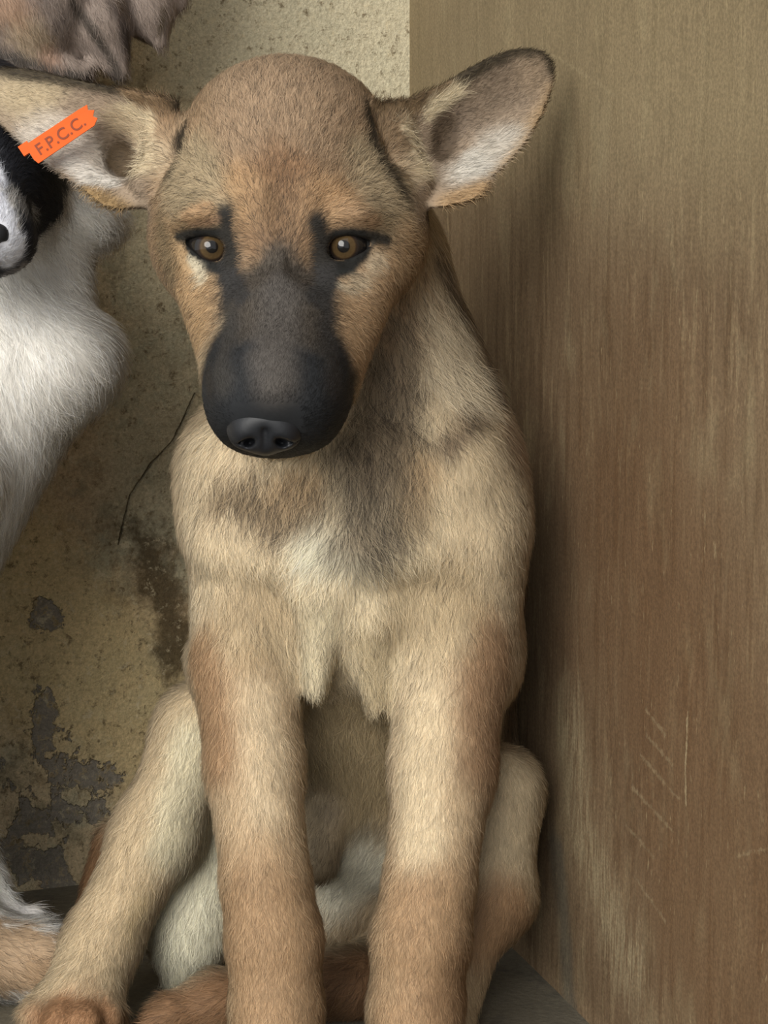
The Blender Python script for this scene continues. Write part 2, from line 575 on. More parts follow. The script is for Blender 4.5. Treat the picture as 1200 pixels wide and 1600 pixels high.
def board_mat():
    g = Nodes('worn_brown_board')
    streak = g.noise(26, 6, 0.65, stretch=(4, 4, 0.5)); fine = g.noise(95, 5, 0.7, stretch=(4, 4, 0.45)); big = g.noise(6, 3)
    cloud = g.noise(18, 4, 0.6, stretch=(1.5, 1.5, 0.7))
    c = g.mix(g.ramp(big, 0.35, 0.65), (110, 91, 69), (122, 103, 79))
    c = g.mix(g.math('MULTIPLY', g.ramp(streak, 0.47, 0.64), 0.62), c, (90, 71, 50))
    c = g.mix(g.math('MULTIPLY', g.ramp(g.noise(40, 6, 0.7, stretch=(3.5, 3.5, 0.4), off=(4, 2, 6)), 0.52, 0.68), 0.55), c, (150, 132, 102))
    c = g.mix(g.math('MULTIPLY', g.ramp(cloud, 0.52, 0.70), 0.5), c, (148, 134, 104))
    low = g.blob([(Rw(1000, 900), Rw(1150, 1500))], 0.03, 0.16, cloud, 0.10)
    c = g.mix(g.math('MULTIPLY', low, 0.55), c, (100, 72, 46))
    top = g.blob([(Rw(660, 40), Rw(1200, 20))], 0.03, 0.10, cloud, 0.06)
    c = g.mix(g.math('MULTIPLY', top, 0.45), c, (152, 140, 108))
    worn = g.blob([(Rw(890, 1130), Rw(905, 1290)), (Rw(910, 1300), Rw(965, 1480)), (Rw(965, 1480), Rw(985, 1510))], 0.004, 0.030, g.noise(70, 6, 0.75, stretch=(2, 2, 0.7)), 0.07)
    c = g.mix(g.math('MULTIPLY', g.math('MULTIPLY', worn, g.ramp(fine, 0.62, 0.40)), 0.7), c, (158, 144, 114))
    grey = g.blob([(Rw(870, 1330), Rw(890, 1600))], 0.006, 0.012, cloud, 0.03)
    c = g.mix(g.math('MULTIPLY', grey, 0.6), c, (92, 90, 80))
    chip = g.ramp(g.noise(210, 3, 0.6, stretch=(2.2, 2.2, 0.45), off=(2, 5, 1)), 0.65, 0.71)
    c = g.mix(g.math('MULTIPLY', chip, 0.38), c, (172, 156, 120))
    pit = g.ramp(fine, 0.60, 0.75)
    c = g.mix(g.math('MULTIPLY', pit, 0.45), c, (74, 60, 42))
    grain = g.noise(240, 5, 0.8)
    scr = g.blob([(Rw(1072, 1112), Rw(1070, 1255))], 0.0002, 0.0010, grain, 0.006)
    scr2 = g.blob([(Rw(1010, 1110), Rw(1040, 1150)), (Rw(1150, 1338), Rw(1200, 1325)), (Rw(1000, 1180), Rw(1060, 1250)), (Rw(985, 1230), Rw(1050, 1300)), (Rw(990, 1370), Rw(1040, 1440)), (Rw(1010, 1150), Rw(1050, 1195)), (Rw(975, 1290), Rw(1020, 1340)), (Rw(860, 85), Rw(960, 150))], 0.0000, 0.0012, grain, 0.010)
    c = g.mix(g.math('MULTIPLY', g.math('MAXIMUM', scr, g.math('MULTIPLY', scr2, 0.5)), 0.45), c, (176, 162, 128))
    grit = g.noise(600, 3, 0.7)
    c = g.mix(1.0, c, g.ramp(grit, 0.32, 0.7, 0.76, 1.16), 'MULTIPLY')
    lk(g.nt, c, g.b.inputs['Base Color'])
    g.b.inputs['Roughness'].default_value = 0.72; g.b.inputs['Specular IOR Level'].default_value = 0.25
    g.bump(g.math('ADD', streak, g.math('MULTIPLY', fine, 0.6)), 0.35, 0.0015)
    return g.m

def floor_mat():
    g = Nodes('dusty_concrete')
    big = g.noise(5, 4); mid = g.noise(40, 6, 0.65); fine = g.noise(260, 4, 0.7)
    c = g.mix(g.ramp(big, 0.35, 0.65), (98, 92, 78), (112, 105, 88))
    c = g.mix(g.math('MULTIPLY', g.ramp(mid, 0.5, 0.65), 0.6), c, (74, 71, 62))
    c = g.mix(1.0, c, g.ramp(fine, 0.3, 0.7, 0.8, 1.1), 'MULTIPLY')
    lk(g.nt, c, g.b.inputs['Base Color'])
    g.b.inputs['Roughness'].default_value = 0.85
    g.bump(g.math('ADD', mid, fine), 0.4, 0.002)
    return g.m

def slab(name, u, length, height, thick, mat, outward):
    """wall slab from the corner along u; inner face at the wall plane; a fine grid carries slight unevenness"""
    nx, nz = int(length / 0.012), int(height / 0.012)
    s = np.linspace(-0.06, length, nx + 1); h = np.linspace(0, height, nz + 1)
    S, H = np.meshgrid(s, h, indexing='ij')
    q = np.stack([S, H, 0 * S], -1) * 1000
    dep = (wob(q, 160, 1) * 0.0012 + wob(q, 50, 2) * 0.0005)
    V = np.stack([S, -np.abs(dep) * 1.0, H], -1).reshape(-1, 3)     # local: x along, y = normal towards the room (negative = recessed), z up
    idx = np.arange((nx + 1) * (nz + 1)).reshape(nx + 1, nz + 1)
    Fq = np.stack([idx[:-1, :-1], idx[1:, :-1], idx[1:, 1:], idx[:-1, 1:]], -1).reshape(-1, 4)
    b0 = len(V)
    V = np.concatenate([V, np.array([[-0.06, -thick, 0], [length, -thick, 0], [length, -thick, height], [-0.06, -thick, height]])])
    back = [[b0 + 3, b0 + 2, b0 + 1, b0]]
    me_faces = [list(f) for f in Fq] + back
    me_faces.append(list(idx[0, ::-1]) + [b0, b0 + 3])
    me_faces.append(list(idx[-1, :]) + [b0 + 2, b0 + 1])
    me_faces.append(list(idx[:, 0]) + [b0 + 1, b0])
    me_faces.append(list(idx[::-1, -1]) + [b0 + 3, b0 + 2])
    me = bpy.data.meshes.new(name)
    me.from_pydata([tuple(v) for v in V], [], me_faces)
    n = np.array([-u[1], u[0]])
    if n @ outward < 0: n = -n
    # n points into the room
    o = bpy.data.objects.new(name, me)
    o.matrix_world = Matrix(((u[0], n[0], 0, CORNER[0]), (u[1], n[1], 0, CORNER[1]), (0, 0, 1, 0), (0, 0, 0, 1)))
    me.materials.append(mat)
    me.polygons.foreach_set('use_smooth', np.array([i < len(Fq) for i in range(len(me.polygons))]))
    col.objects.link(o)
    o['kind'] = 'structure'
    return o

wl = slab('wall_left', LDIR, 1.3, 1.15, 0.10, plaster_mat(), np.array([0.0, -1.0]))
prop(wl, 'stained ochre plaster wall with grey bare patches and a crack')
wr = slab('wall_right', RDIR, 0.85, 1.15, 0.05, board_mat(), np.array([-1.0, 0.0]))
prop(wr, 'worn brown board wall with vertical grain and pale scratches')
fl = mesh_obj('floor', [(-2.2, -2.2, 0), (2.0, -2.2, 0), (2.0, 0.75, 0), (-2.2, 0.75, 0), (-2.2, -2.2, -0.08), (2.0, -2.2, -0.08), (2.0, 0.75, -0.08), (-2.2, 0.75, -0.08)],
              [(0, 1, 2, 3), (7, 6, 5, 4), (0, 4, 5, 1), (1, 5, 6, 2), (2, 6, 7, 3), (3, 7, 4, 0)], floor_mat(), smooth=False)
prop(fl, 'grey dusty concrete floor', kind='structure')

# ------------------------------------------------------------------ the shepherd puppy
def axis_grid(segs):
    out = []
    for a, b, h in segs:
        out.append(np.arange(a, b, h))
    return np.concatenate(out)

def add_ear(vol, poly_px, z_of, thick, base, tip, hw, cup, zb, zt, k):
    poly = smooth_poly([pt(x, y, zb)[:2] for x, y in poly_px])
    A = pt(*base, zb)[:2]; B = pt(*tip, zb)[:2]; e = (B - A); L = np.linalg.norm(e); e /= L; q = np.array([-e[1], e[0]])
    lo = np.array([poly[:, 0].min() - 4, poly[:, 1].min() - 4, min(zb, zt) - 30]); hi = np.array([poly[:, 0].max() + 4, poly[:, 1].max() + 4, max(zb, zt) + 40])
    def fn(X, Y, Z):
        x2, y2 = X[:, :, 0], Y[:, :, 0]
        d2 = poly_sdf(poly, x2, y2)
        t = ((x2 - A[0]) * e[0] + (y2 - A[1]) * e[1]) / L
        p = ((x2 - A[0]) * q[0] + (y2 - A[1]) * q[1]) / hw
        zs = zb + (zt - zb) * t + cup * (np.clip(np.abs(p), 0, 1.6) ** 2) * np.clip(1.1 - 0.5 * t, 0.3, 1.2) - cup * 0.55
        # rim thinner than the middle
        th = thick * np.clip(0.75 + (-d2) / 14.0, 0.7, 1.5)
        a = np.abs(Z - zs[:, :, None]) - th[:, :, None] * 0.5
        b = np.broadcast_to(d2[:, :, None], a.shape)
        r = 1.5
        return np.minimum(np.maximum(a + r, b + r), 0) + np.sqrt(np.maximum(a + r, 0) ** 2 + np.maximum(b + r, 0) ** 2) - r
    vol.op(lo, hi, fn, k)

EYES = [dict(c=(329, 387), open=[(284, 374), (300, 370), (320, 369), (340, 371), (352, 382), (353, 398), (346, 408), (332, 409), (315, 402), (299, 389)]),
        dict(c=(538, 385), open=[(586, 377), (570, 371), (548, 368), (526, 370), (513, 380), (511, 396), (517, 406), (532, 408), (552, 401), (570, 390)])]
EYE_R = 10.6

def build_shepherd():
    v = Vol(axis_grid([(-200, 75, 1.5), (75, 100, 2.2)]),
            axis_grid([(-292, 20, 2.4), (20, 232, 1.5)]),
            axis_grid([(-320, -40, 3.0), (-40, 150, 1.5)]))
    # --- head
    v.ell(447, 258, -4, 172, 165, 58, k=8)                 # cranium
    v.ell(440, 322, 24, 130, 95, 42, k=16)                # forehead / frontal
    v.ell(330, 352, -2, 96, 118, 46, k=16)                # temples and cheeks
    v.ell(570, 352, -2, 98, 118, 46, k=16)
    v.limb([(338, 405, 16, 74), (388, 575, 66, 66)], k=16)    # cheek sides running into the lips
    v.limb([(556, 405, 16, 76), (492, 575, 66, 70)], k=16)
    v.limb([(440, 405, 46, 80), (434, 590, 84, 90)], k=14)    # bridge of the muzzle
    v.ell(432, 612, 82, 102, 92, 42, k=12)                # end of the muzzle
    v.ell(378, 628, 84, 52, 70, 32, k=8)                  # upper lips
    v.ell(484, 628, 84, 53, 70, 32, k=8)
    v.ell(430, 660, 62, 84, 54, 34, k=8)                  # chin
    v.ell(320, 338, 40, 48, 26, 20, k=10, rot=12)         # brows
    v.ell(546, 338, 40, 48, 26, 20, k=10, rot=-12)
    v.ell(442, 300, 72, 10, 80, 5, k=16, mode='sub')      # faint furrow down the forehead
    v.ell(378, 402, 76, 20, 34, 12, k=12, mode='sub')     # hollows beside the bridge
    v.ell(494, 402, 76, 20, 34, 12, k=12, mode='sub')
    # --- ears
    add_ear(v, [(575, 160), (600, 166), (645, 152), (700, 122), (750, 88), (800, 64), (845, 58), (872, 80), (872, 118), (850, 175), (815, 232), (770, 276), (752, 312), (715, 325), (668, 330), (620, 300), (585, 230)],
            None, 5.5, (628, 262), (868, 82), 25.0, 15.0, 6.0, -14.0, 5.0)
    add_ear(v, [(288, 166), (262, 160), (225, 148), (175, 136), (120, 122), (70, 108), (20, 97), (-30, 96), (-62, 110), (-58, 140), (-20, 178), (20, 212), (60, 246), (105, 282), (138, 302), (165, 330), (215, 332), (255, 300), (286, 230)],
            None, 5.5, (240, 258), (-55, 112), 24.0, 15.0, 6.0, -4.0, 5.0)
    v.limb([(612, 205, 6, 30), (640, 285, 10, 32)], k=8)      # rolled front edge of the ear base
    v.limb([(264, 205, 6, 28), (232, 285, 8, 30)], k=8)
    v.ell(690, 235, -20, 56, 62, 19, k=8)
    v.ell(180, 245, -20, 56, 56, 19, k=8)
    v.ell(702, 212, 4, 26, 40, 14, k=9, rot=-30, mode='sub')   # ear canals
    v.ell(184, 240, 4, 26, 34, 14, k=9, rot=30, mode='sub')
    v.limb([(586, 178, 22, 5), (606, 250, 24, 6), (640, 312, 18, 5)], k=5, mode='sub')   # crease between skull and ear
    v.limb([(284, 180, 22, 5), (270, 240, 24, 6), (250, 300, 18, 5)], k=5, mode='sub')
    # --- eyes: lids over a ball, opened by the almond outline
    eyes = []
    for E in EYES:
        z = v.depth_at(*E['c'])
        zc = z - 8.6
        c = pt(E['c'][0], E['c'][1], zc)
        eyes.append(c)
        lo = c - 13.2; hi = c + 13.2
        v.op(lo, hi, lambda X, Y, Z, c=c: np.sqrt((X - c[0]) ** 2 + (Y - c[1]) ** 2 + (Z - c[2]) ** 2) - 12.2, 5.0)
        zo = zc + 10
        poly = smooth_poly([pt(x, y, zo)[:2] for x, y in E['open']])
        lo = np.array([poly[:, 0].min(), poly[:, 1].min(), zc]); hi = np.array([poly[:, 0].max(), poly[:, 1].max(), zc + 40])
        def cut(X, Y, Z, poly=poly, zc=zc):
            d2 = poly_sdf(poly, X[:, :, 0], Y[:, :, 0])[:, :, None]
            return np.maximum(np.broadcast_to(d2, d2.shape[:2] + (Z.shape[2],)), (zc + 2) - Z)
        v.op(lo, hi, cut, 1.2, 'sub')
    nose_z = v.depth_at(416, 648)
    # --- neck, shoulders, chest
    v.limb([(530, 330, -40, 120), (560, 420, -58, 128), (592, 610, -62, 172)], k=14)
    v.ell(400, 745, -48, 118, 130, 55, k=22)
    v.ell(700, 745, -50, 108, 140, 58, k=22)
    v.ell(554, 800, -62, 252, 225, 72, k=20)
    v.ell(552, 930, -54, 222, 140, 52, k=16)
    v.ell(560, 800, -4, 130, 120, 16, k=18)               # breast
    v.limb([(350, 850, -8, 40), (450, 870, -2, 36), (545, 850, 2, 30)], k=14)            # pectoral ridge
    v.limb([(745, 850, -10, 40), (650, 865, -3, 34), (560, 850, 2, 30)], k=14)
    v.ell(398, 968, 14, 58, 56, 12, k=16, mode='sub')     # hollows between breast and legs
    v.ell(672, 955, 12, 62, 60, 12, k=16, mode='sub')
    v.limb([(500, 925, 0, 40), (494, 1070, -6, 18)], k=12)  # hanging breast fur
    v.limb([(582, 965, -6, 38), (586, 1095, -16, 16)], k=12)
    v.limb([(572, 900, -95, 246), (575, 1200, -165, 215), (562, 1330, -205, 190)], k=20)
    v.ell(545, 1370, -212, 190, 160, 62, k=20)
    # --- front legs
    v.limb([(390, 830, -32, 100), (394, 950, -28, 80), (386, 1040, -24, 82)], k=12)
    v.limb([(386, 1040, -20, 82), (397, 1200, -8, 70), (415, 1380, 4, 63), (428, 1465, 8, 69), (432, 1570, 10, 66), (432, 1640, 16, 66)], k=8)
    v.ell(340, 1030, -50, 46, 56, 24, k=8)
    v.limb([(716, 830, -32, 104), (708, 1030, -26, 92)], k=16)
    v.limb([(702, 1050, -22, 88), (692, 1200, -8, 76), (671, 1380, 4, 64), (658, 1465, 8, 71), (650, 1570, 10, 68), (648, 1640, 16, 68)], k=8)
    v.ell(765, 1020, -55, 50, 85, 30, k=12)
    for cx in (430, 647):                                  # toes
        for i, dx in enumerate((-52, -19, 17, 50)):
            zt = (30, 42, 42, 30)[i]
            v.limb([(cx + dx * 0.7, 1630, 12, 32), (cx + dx, 1672, zt, 27)], k=3.5)
    # --- hind legs
    v.limb([(440, 1320, -190, 130), (318, 1145, -88, 72)], k=16)
    v.limb([(318, 1135, -80, 64), (246, 1300, -82, 62), (160, 1470, -72, 52), (128, 1560, -52, 62)], k=12)
    for i, (dx, dy, zt) in enumerate(((-66, 26, -34), (-28, 36, -24), (12, 36, -24), (48, 26, -36))):
        v.limb([(128 + dx * 0.6, 1560, -48, 32), (122 + dx, 1562 + dy, zt, 26)], k=3.5)
    v.limb([(352, 1240, -122, 92), (298, 1440, -118, 70), (282, 1515, -114, 28)], k=14)
    v.limb([(180, 1310, -100, 30), (142, 1425, -98, 22)], k=6)
    v.limb([(660, 1320, -190, 120), (775, 1240, -90, 66)], k=16)
    v.limb([(782, 1232, -78, 60), (764, 1400, -76, 64), (705, 1520, -62, 46), (690, 1590, -44, 50)], k=12)
    v.limb([(655, 1290, -158, 82), (525, 1425, -136, 62)], k=12)
    v.limb([(518, 1245, -92, 30), (490, 1340, -86, 38)], k=8)
    # --- tail curled forward on the floor
    v.limb([(590, 1420, -190, 50), (612, 1510, -124, 52), (545, 1545, -86, 54), (440, 1552, -74, 48), (340, 1566, -64, 44), (270, 1588, -54, 30), (236, 1602, -48, 18)], k=8)
    return v, eyes, nose_z

vol, eye_c, nose_z = build_shepherd()
# nothing below the floor
FLOORZ = -260.0
def floor_cut(v):
    X, Y, Z = v.ax
    h = Y[:, None] * math.cos(TH) + Z[None, :] * math.sin(TH) - FLOORZ
    v.F = np.maximum(v.F, (0.6 - h)[None].astype(np.float32))
floor_cut(vol)
P, Q = vol.mesh()
del vol
NRM = vnormals(P, Q)
c = Coat(P, NRM, (194, 166, 130))
# body ground colours
c.paint([(560, 900)], 200, 160, (230, 206, 170), L=9)
c.paint([(560, 700, -30), (560, 820)], 230, 120, L=11, T=0.05)
c.paint([(330, 720), (330, 880)], 60, 80, (224, 198, 162), L=9)
c.paint([(770, 740), (760, 900)], 50, 80, (216, 190, 154), L=9)
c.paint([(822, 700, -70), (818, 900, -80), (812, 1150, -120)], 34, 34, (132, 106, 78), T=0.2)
# legs
for x0, x1, x2 in ((400, 415, 430), (690, 670, 650)):
    c.paint([(x0, 1100), (x1, 1350)], 60, 60, (204, 172, 134), L=7)
    c.paint([(x1, 1440), (x2, 1660)], 60, 130, (178, 140, 100), L=5.5)
c.paint([(310, 1010), (330, 1180)], 22, 40, (176, 136, 96), L=7)
c.paint([(775, 1000), (760, 1180)], 30, 45, (164, 126, 90), L=7)
c.paint([(415, 1080), (425, 1250)], 16, 34, (220, 192, 156), L=7)
c.paint([(655, 1060), (650, 1300)], 26, 40, (220, 194, 158), L=7)
# breast and belly
c.paint([(500, 850), (560, 850)], 26, 40, (234, 222, 198), L=11)
c.paint([(505, 960), (496, 1070)], 18, 26, (222, 202, 168), L=7)
c.paint([(580, 1000), (585, 1080)], 20, 26, (206, 182, 144), L=8)
c.paint([(400, 960)], 40, 60, (186, 156, 116), a=0.7)  # shade of the two hollows beside the breast, painted into the coat
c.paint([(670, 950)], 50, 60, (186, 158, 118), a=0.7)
c.paint([(545, 1130), (550, 1240)], 60, 60, (168, 144, 106), L=10)
c.paint([(580, 1270, -100)], 34, 30, (150, 136, 116))
c.paint([(505, 1255), (490, 1340)], 36, 16, (182, 158, 126), L=5, T=0.06)
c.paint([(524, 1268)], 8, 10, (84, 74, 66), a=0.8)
c.paint([(640, 1300, -120), (560, 1350, -100), (510, 1420, -100)], 45, 30, (222, 212, 192), L=8)
c.paint([(540, 1450, -100)], 25, 30, (196, 176, 140), a=0.7)
# dark-ticked bib under the chin and neck
c.paint([(350, 770), (420, 800), (480, 770)], 20, 40, (170, 143, 109), T=0.46)
c.paint([(560, 700), (590, 800), (575, 830)], 30, 40, (158, 138, 112), T=0.52, L=15)
c.paint([(640, 690), (650, 780)], 18, 34, (176, 150, 116), T=0.32, L=16)
c.paint([(480, 740), (440, 760)], 16, 26, (206, 170, 126), a=0.8)
c.paint([(660, 720)], 20, 30, (204, 166, 120), a=0.7)
c.paint([(632, 490), (615, 580), (600, 700)], 26, 46, (146, 124, 98), T=0.46, L=15)
c.paint([(700, 480), (720, 590)], 34, 40, (210, 188, 158), T=0.08, L=17)
c.paint([(690, 400), (750, 500), (768, 600)], 12, 26, (128, 106, 82), T=0.30, L=16)
c.paint([(740, 640), (700, 690)], 10, 20, (140, 116, 90), T=0.35)
c.paint([(800, 670)], 30, 40, (178, 146, 114), L=13)
# hind legs
c.paint([(300, 1120), (255, 1300), (150, 1500)], 60, 50, (206, 178, 140), L=8)
c.paint([(300, 1150), (280, 1320)], 26, 34, (216, 200, 168))
c.paint([(110, 1590), (150, 1580)], 50, 34, (166, 118, 76), L=5)
c.paint([(350, 1250, -95), (300, 1420), (284, 1520)], 52, 30, (222, 212, 188), L=11)
c.paint([(235, 1400), (215, 1450)], 8, 20, (186, 158, 108), a=0.6)
c.paint([(160, 1320, -96), (126, 1425, -92)], 34, 12, (112, 78, 46), L=8)
c.paint([(800, 1220), (800, 1320)], 45, 40, (196, 172, 138), L=7)
c.paint([(790, 1440), (730, 1540)], 50, 50, (158, 120, 82), L=6)
c.paint([(600, 1530, -80), (440, 1550, -50), (330, 1560, -40), (236, 1600, -40)], 58, 14, (142, 102, 66), L=9, T=0.05)
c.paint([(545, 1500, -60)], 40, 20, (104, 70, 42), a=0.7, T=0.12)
# --- head
hm = np.clip((P[:, 1] - pt(0, 480, 0)[1]) / 18, 0, 1) * (P[:, 2] > -30)
c.paint([(448, 260, 30), (448, 330, 30)], 250, 60, (170, 136, 101), L=5.5, T=0.12)
c.paint([(440, 110), (445, 220)], 80, 80, (170, 138, 107), T=0.17, L=6.5)
c.paint([(445, 290), (440, 350)], 34, 50, (148, 108, 72), T=0.24, L=5)
c.paint([(360, 300), (380, 320)], 20, 34, (186, 144, 98), L=5)
c.paint([(520, 300), (500, 330)], 20, 34, (184, 142, 98), L=5)
c.paint([(285, 260), (300, 310)], 34, 40, (172, 148, 114), T=0.20, L=6)
c.paint([(600, 270), (625, 330)], 40, 40, (174, 150, 117), T=0.20, L=6)
c.paint([(275, 400), (300, 500)], 34, 40, (190, 151, 106), L=5)
c.paint([(590, 430), (560, 530)], 40, 40, (188, 150, 110), L=5)
c.paint([(640, 380), (650, 420)], 24, 30, (170, 136, 98), T=0.12, L=7)
c.paint([(248, 340), (262, 430)], 10, 18, (140, 116, 84), T=0.15)
# ears
def ear_mask(px0, px1, below): return (c.px > px0) & (c.px < px1) & (c.py < below)
RE = ear_mask(640, 900, 345) & (P[:, 2] > -30); LE = ear_mask(-90, 240, 345) & (P[:, 2] > -30)
front = NRM[:, 2] > 0.15
for m in (RE & front, LE & front):
    c.C[m] = lin((156, 132, 110)); c.L[m] = 3.2; c.T[m] = 0.05; c.D[m] = 0.75
for m in (RE & ~front, LE & ~front):
    c.C[m] = lin((92, 76, 58)); c.L[m] = 3.5; c.T[m] = 0.25
c.paint([(730, 262), (790, 215)], 22, 26, (194, 180, 168), L=5)
c.paint([(800, 125), (740, 155)], 34, 30, (124, 103, 84))
c.paint([(835, 90), (840, 130)], 14, 24, (142, 118, 94))
c.paint([(700, 215), (716, 190)], 16, 18, (112, 92, 76), D=0.5)  # right ear canal: shade of the hollow painted in
c.paint([(640, 215), (655, 260), (640, 190)], 16, 18, (196, 172, 140), L=9)
c.paint([(605, 180), (625, 215)], 20, 18, (140, 112, 82), L=6, T=0.2)
c.paint([(582, 170), (588, 215), (610, 262), (636, 300)], 6, 9, (58, 50, 40), T=0.4, L=5)  # shade of the crease between skull and ear, painted into the coat
c.paint([(740, 300), (700, 318), (752, 285)], 14, 18, (180, 142, 98), L=6)
c.paint([(650, 152), (720, 112), (790, 70), (840, 58), (870, 78), (873, 110)], 5, 8, (58, 50, 40), T=0.4, L=4)
c.paint([(868, 140), (830, 210), (775, 270)], 3, 8, (186, 150, 106), L=4)
c.paint([(110, 230), (70, 190), (170, 262)], 24, 24, (202, 186, 174), L=5)
c.paint([(30, 150), (60, 140)], 30, 30, (182, 158, 124))
c.paint([(185, 245), (196, 255)], 16, 16, (116, 94, 70), D=0.5)  # left ear canal, hollow shaded by colour too
c.paint([(215, 215), (235, 245), (190, 195)], 16, 18, (198, 172, 138), L=9)
c.paint([(255, 180), (235, 170)], 16, 16, (146, 112, 78), L=6, T=0.2)
c.paint([(282, 172), (276, 210), (262, 260)], 6, 9, (60, 50, 40), T=0.4, L=5)  # painted crease shade, left ear
c.paint([(160, 300), (195, 320), (140, 295)], 12, 16, (172, 136, 86), L=6)
c.paint([(240, 158), (175, 136), (110, 120), (50, 106), (0, 97), (-50, 100)], 5, 7, (82, 72, 54), T=0.4, L=4)
# mask
c.paint([(436, 470), (432, 560), (430, 640)], 62, 34, (66, 61, 60), L=2.6, T=0.1)
c.paint([(432, 600, 88), (430, 670, 84)], 110, 16, (42, 43, 47), L=2.4, T=0.0, rough=0.06)
c.paint([(345, 610), (365, 665), (430, 695), (495, 668), (520, 610)], 34, 16, (42, 43, 47), L=2.4, T=0.0, rough=0.06)
c.paint([(440, 330), (438, 400)], 20, 50, (136, 104, 74), L=4, T=0.25, a=0.7)
c.paint([(440, 425), (437, 480)], 56, 30, (84, 74, 66), L=3.2, T=0.2)
c.paint([(356, 430), (352, 510), (342, 600)], 12, 16, (62, 58, 56), L=2.6)
c.paint([(508, 430), (516, 510), (526, 600)], 12, 16, (58, 54, 54), L=2.6)
c.paint([(440, 440), (430, 520), (430, 580)], 16, 30, (88, 80, 76), L=2.8)
c.paint([(562, 585), (552, 612)], 8, 10, (52, 46, 42), L=3)
c.paint([(318, 575), (324, 610)], 6, 9, (52, 46, 42), L=3)
c.blur(Q, 9)
for pts in ([(620, 160), (650, 150), (720, 110), (790, 68), (840, 58), (870, 78), (873, 110)], [(262, 160), (225, 148), (175, 136), (120, 122), (60, 106), (0, 97), (-50, 100)]):
    c.paint(pts, 8, 9, (74, 62, 46), T=0.3, L=4)
c.paint([(600, 172), (650, 172), (700, 140)], 10, 12, (128, 102, 72), L=5, T=0.15)
c.paint([(268, 175), (235, 165), (195, 150)], 8, 12, (136, 106, 74), L=5, T=0.15)
c.paint([(582, 170), (588, 215), (608, 258), (636, 300)], 4, 12, (70, 58, 44), T=0.3, L=5)  # crease shade of both ears painted again after the blur
c.paint([(284, 172), (278, 210), (264, 262)], 4, 12, (70, 58, 44), T=0.3, L=5)
c.paint([(694, 214), (704, 198), (690, 235)], 15, 10, (92, 74, 58), L=3)  # canal shade of both ears painted again after the blur
c.paint([(190, 240), (182, 252), (200, 258)], 13, 10, (100, 80, 58), L=3)
c.paint([(640, 195), (655, 222), (660, 255), (680, 170), (720, 145)], 7, 9, (216, 194, 160), L=9)
c.paint([(228, 190), (226, 222), (222, 255), (200, 175)], 7, 9, (214, 190, 154), L=9)
c.paint([(720, 262), (745, 255), (730, 240)], 12, 12, (206, 194, 184), L=6)
c.paint([(175, 275), (140, 265), (120, 250)], 12, 12, (216, 204, 196), L=6)
# eye rims and the dark marks around them
for E, inn, tear, up, out, low in ((EYES[0], (352, 385), [(352, 400), (356, 430), (372, 460)], [(347, 342), (353, 365), (358, 395)], [(272, 373), (292, 373)], [(298, 392), (318, 412), (342, 420)]),
                                   (EYES[1], (512, 385), [(512, 400), (510, 430), (498, 460)], [(500, 356), (508, 372), (506, 395)], [(612, 378), (585, 374)], [(572, 394), (552, 412), (526, 420)])):
    c.paint(low, 8, 8, (42, 43, 44), L=1.5, rough=0.1)
    c.paint([tuple(p) for p in E['open']] + [E['open'][0]], 7, 6, (36, 35, 34), L=1.4, rough=0.1)
    c.paint(tear, 13, 14, (56, 53, 53), L=2)
    c.paint(up, 9, 18, (50, 46, 43), L=2.4, rough=0.15)
    c.paint(out, 6, 7, (48, 44, 40), L=2)
c.paint([(290, 408), (312, 434)], 5, 9, (206, 188, 160), L=4)
c.paint([(598, 402), (572, 428), (548, 448)], 6, 12, (190, 168, 140), L=4, a=0.8)
c.paint([(305, 353), (335, 350)], 5, 8, (170, 130, 96), L=3)
c.paint([(535, 352), (572, 352)], 5, 8, (176, 138, 100), L=3)
c.paint([(290, 344), (330, 333)], 6, 8, (180, 140, 98), L=4)
c.paint([(545, 338), (590, 350)], 6, 8, (178, 140, 102), L=4)
c.blur(Q, 1)
# no hair inside the lids
for E, ec in zip(EYES, eye_c):
    de = np.linalg.norm(P - ec, axis=1)
    c.C[de < 12.3] = lin((34, 32, 31))
    c.D[de < 11.9] = 0.0
    near = np.linalg.norm(P - ec, axis=1) < 14.5
    c.L[near] = np.minimum(c.L[near], 1.8)
# bare nose leather
nc = pt(416, 654, nose_z - 3)
c.D[(np.abs(c.px - 416) < 52) & (np.abs(c.py - 660) < 28) & (P[:, 2] > 60)] = 0.0

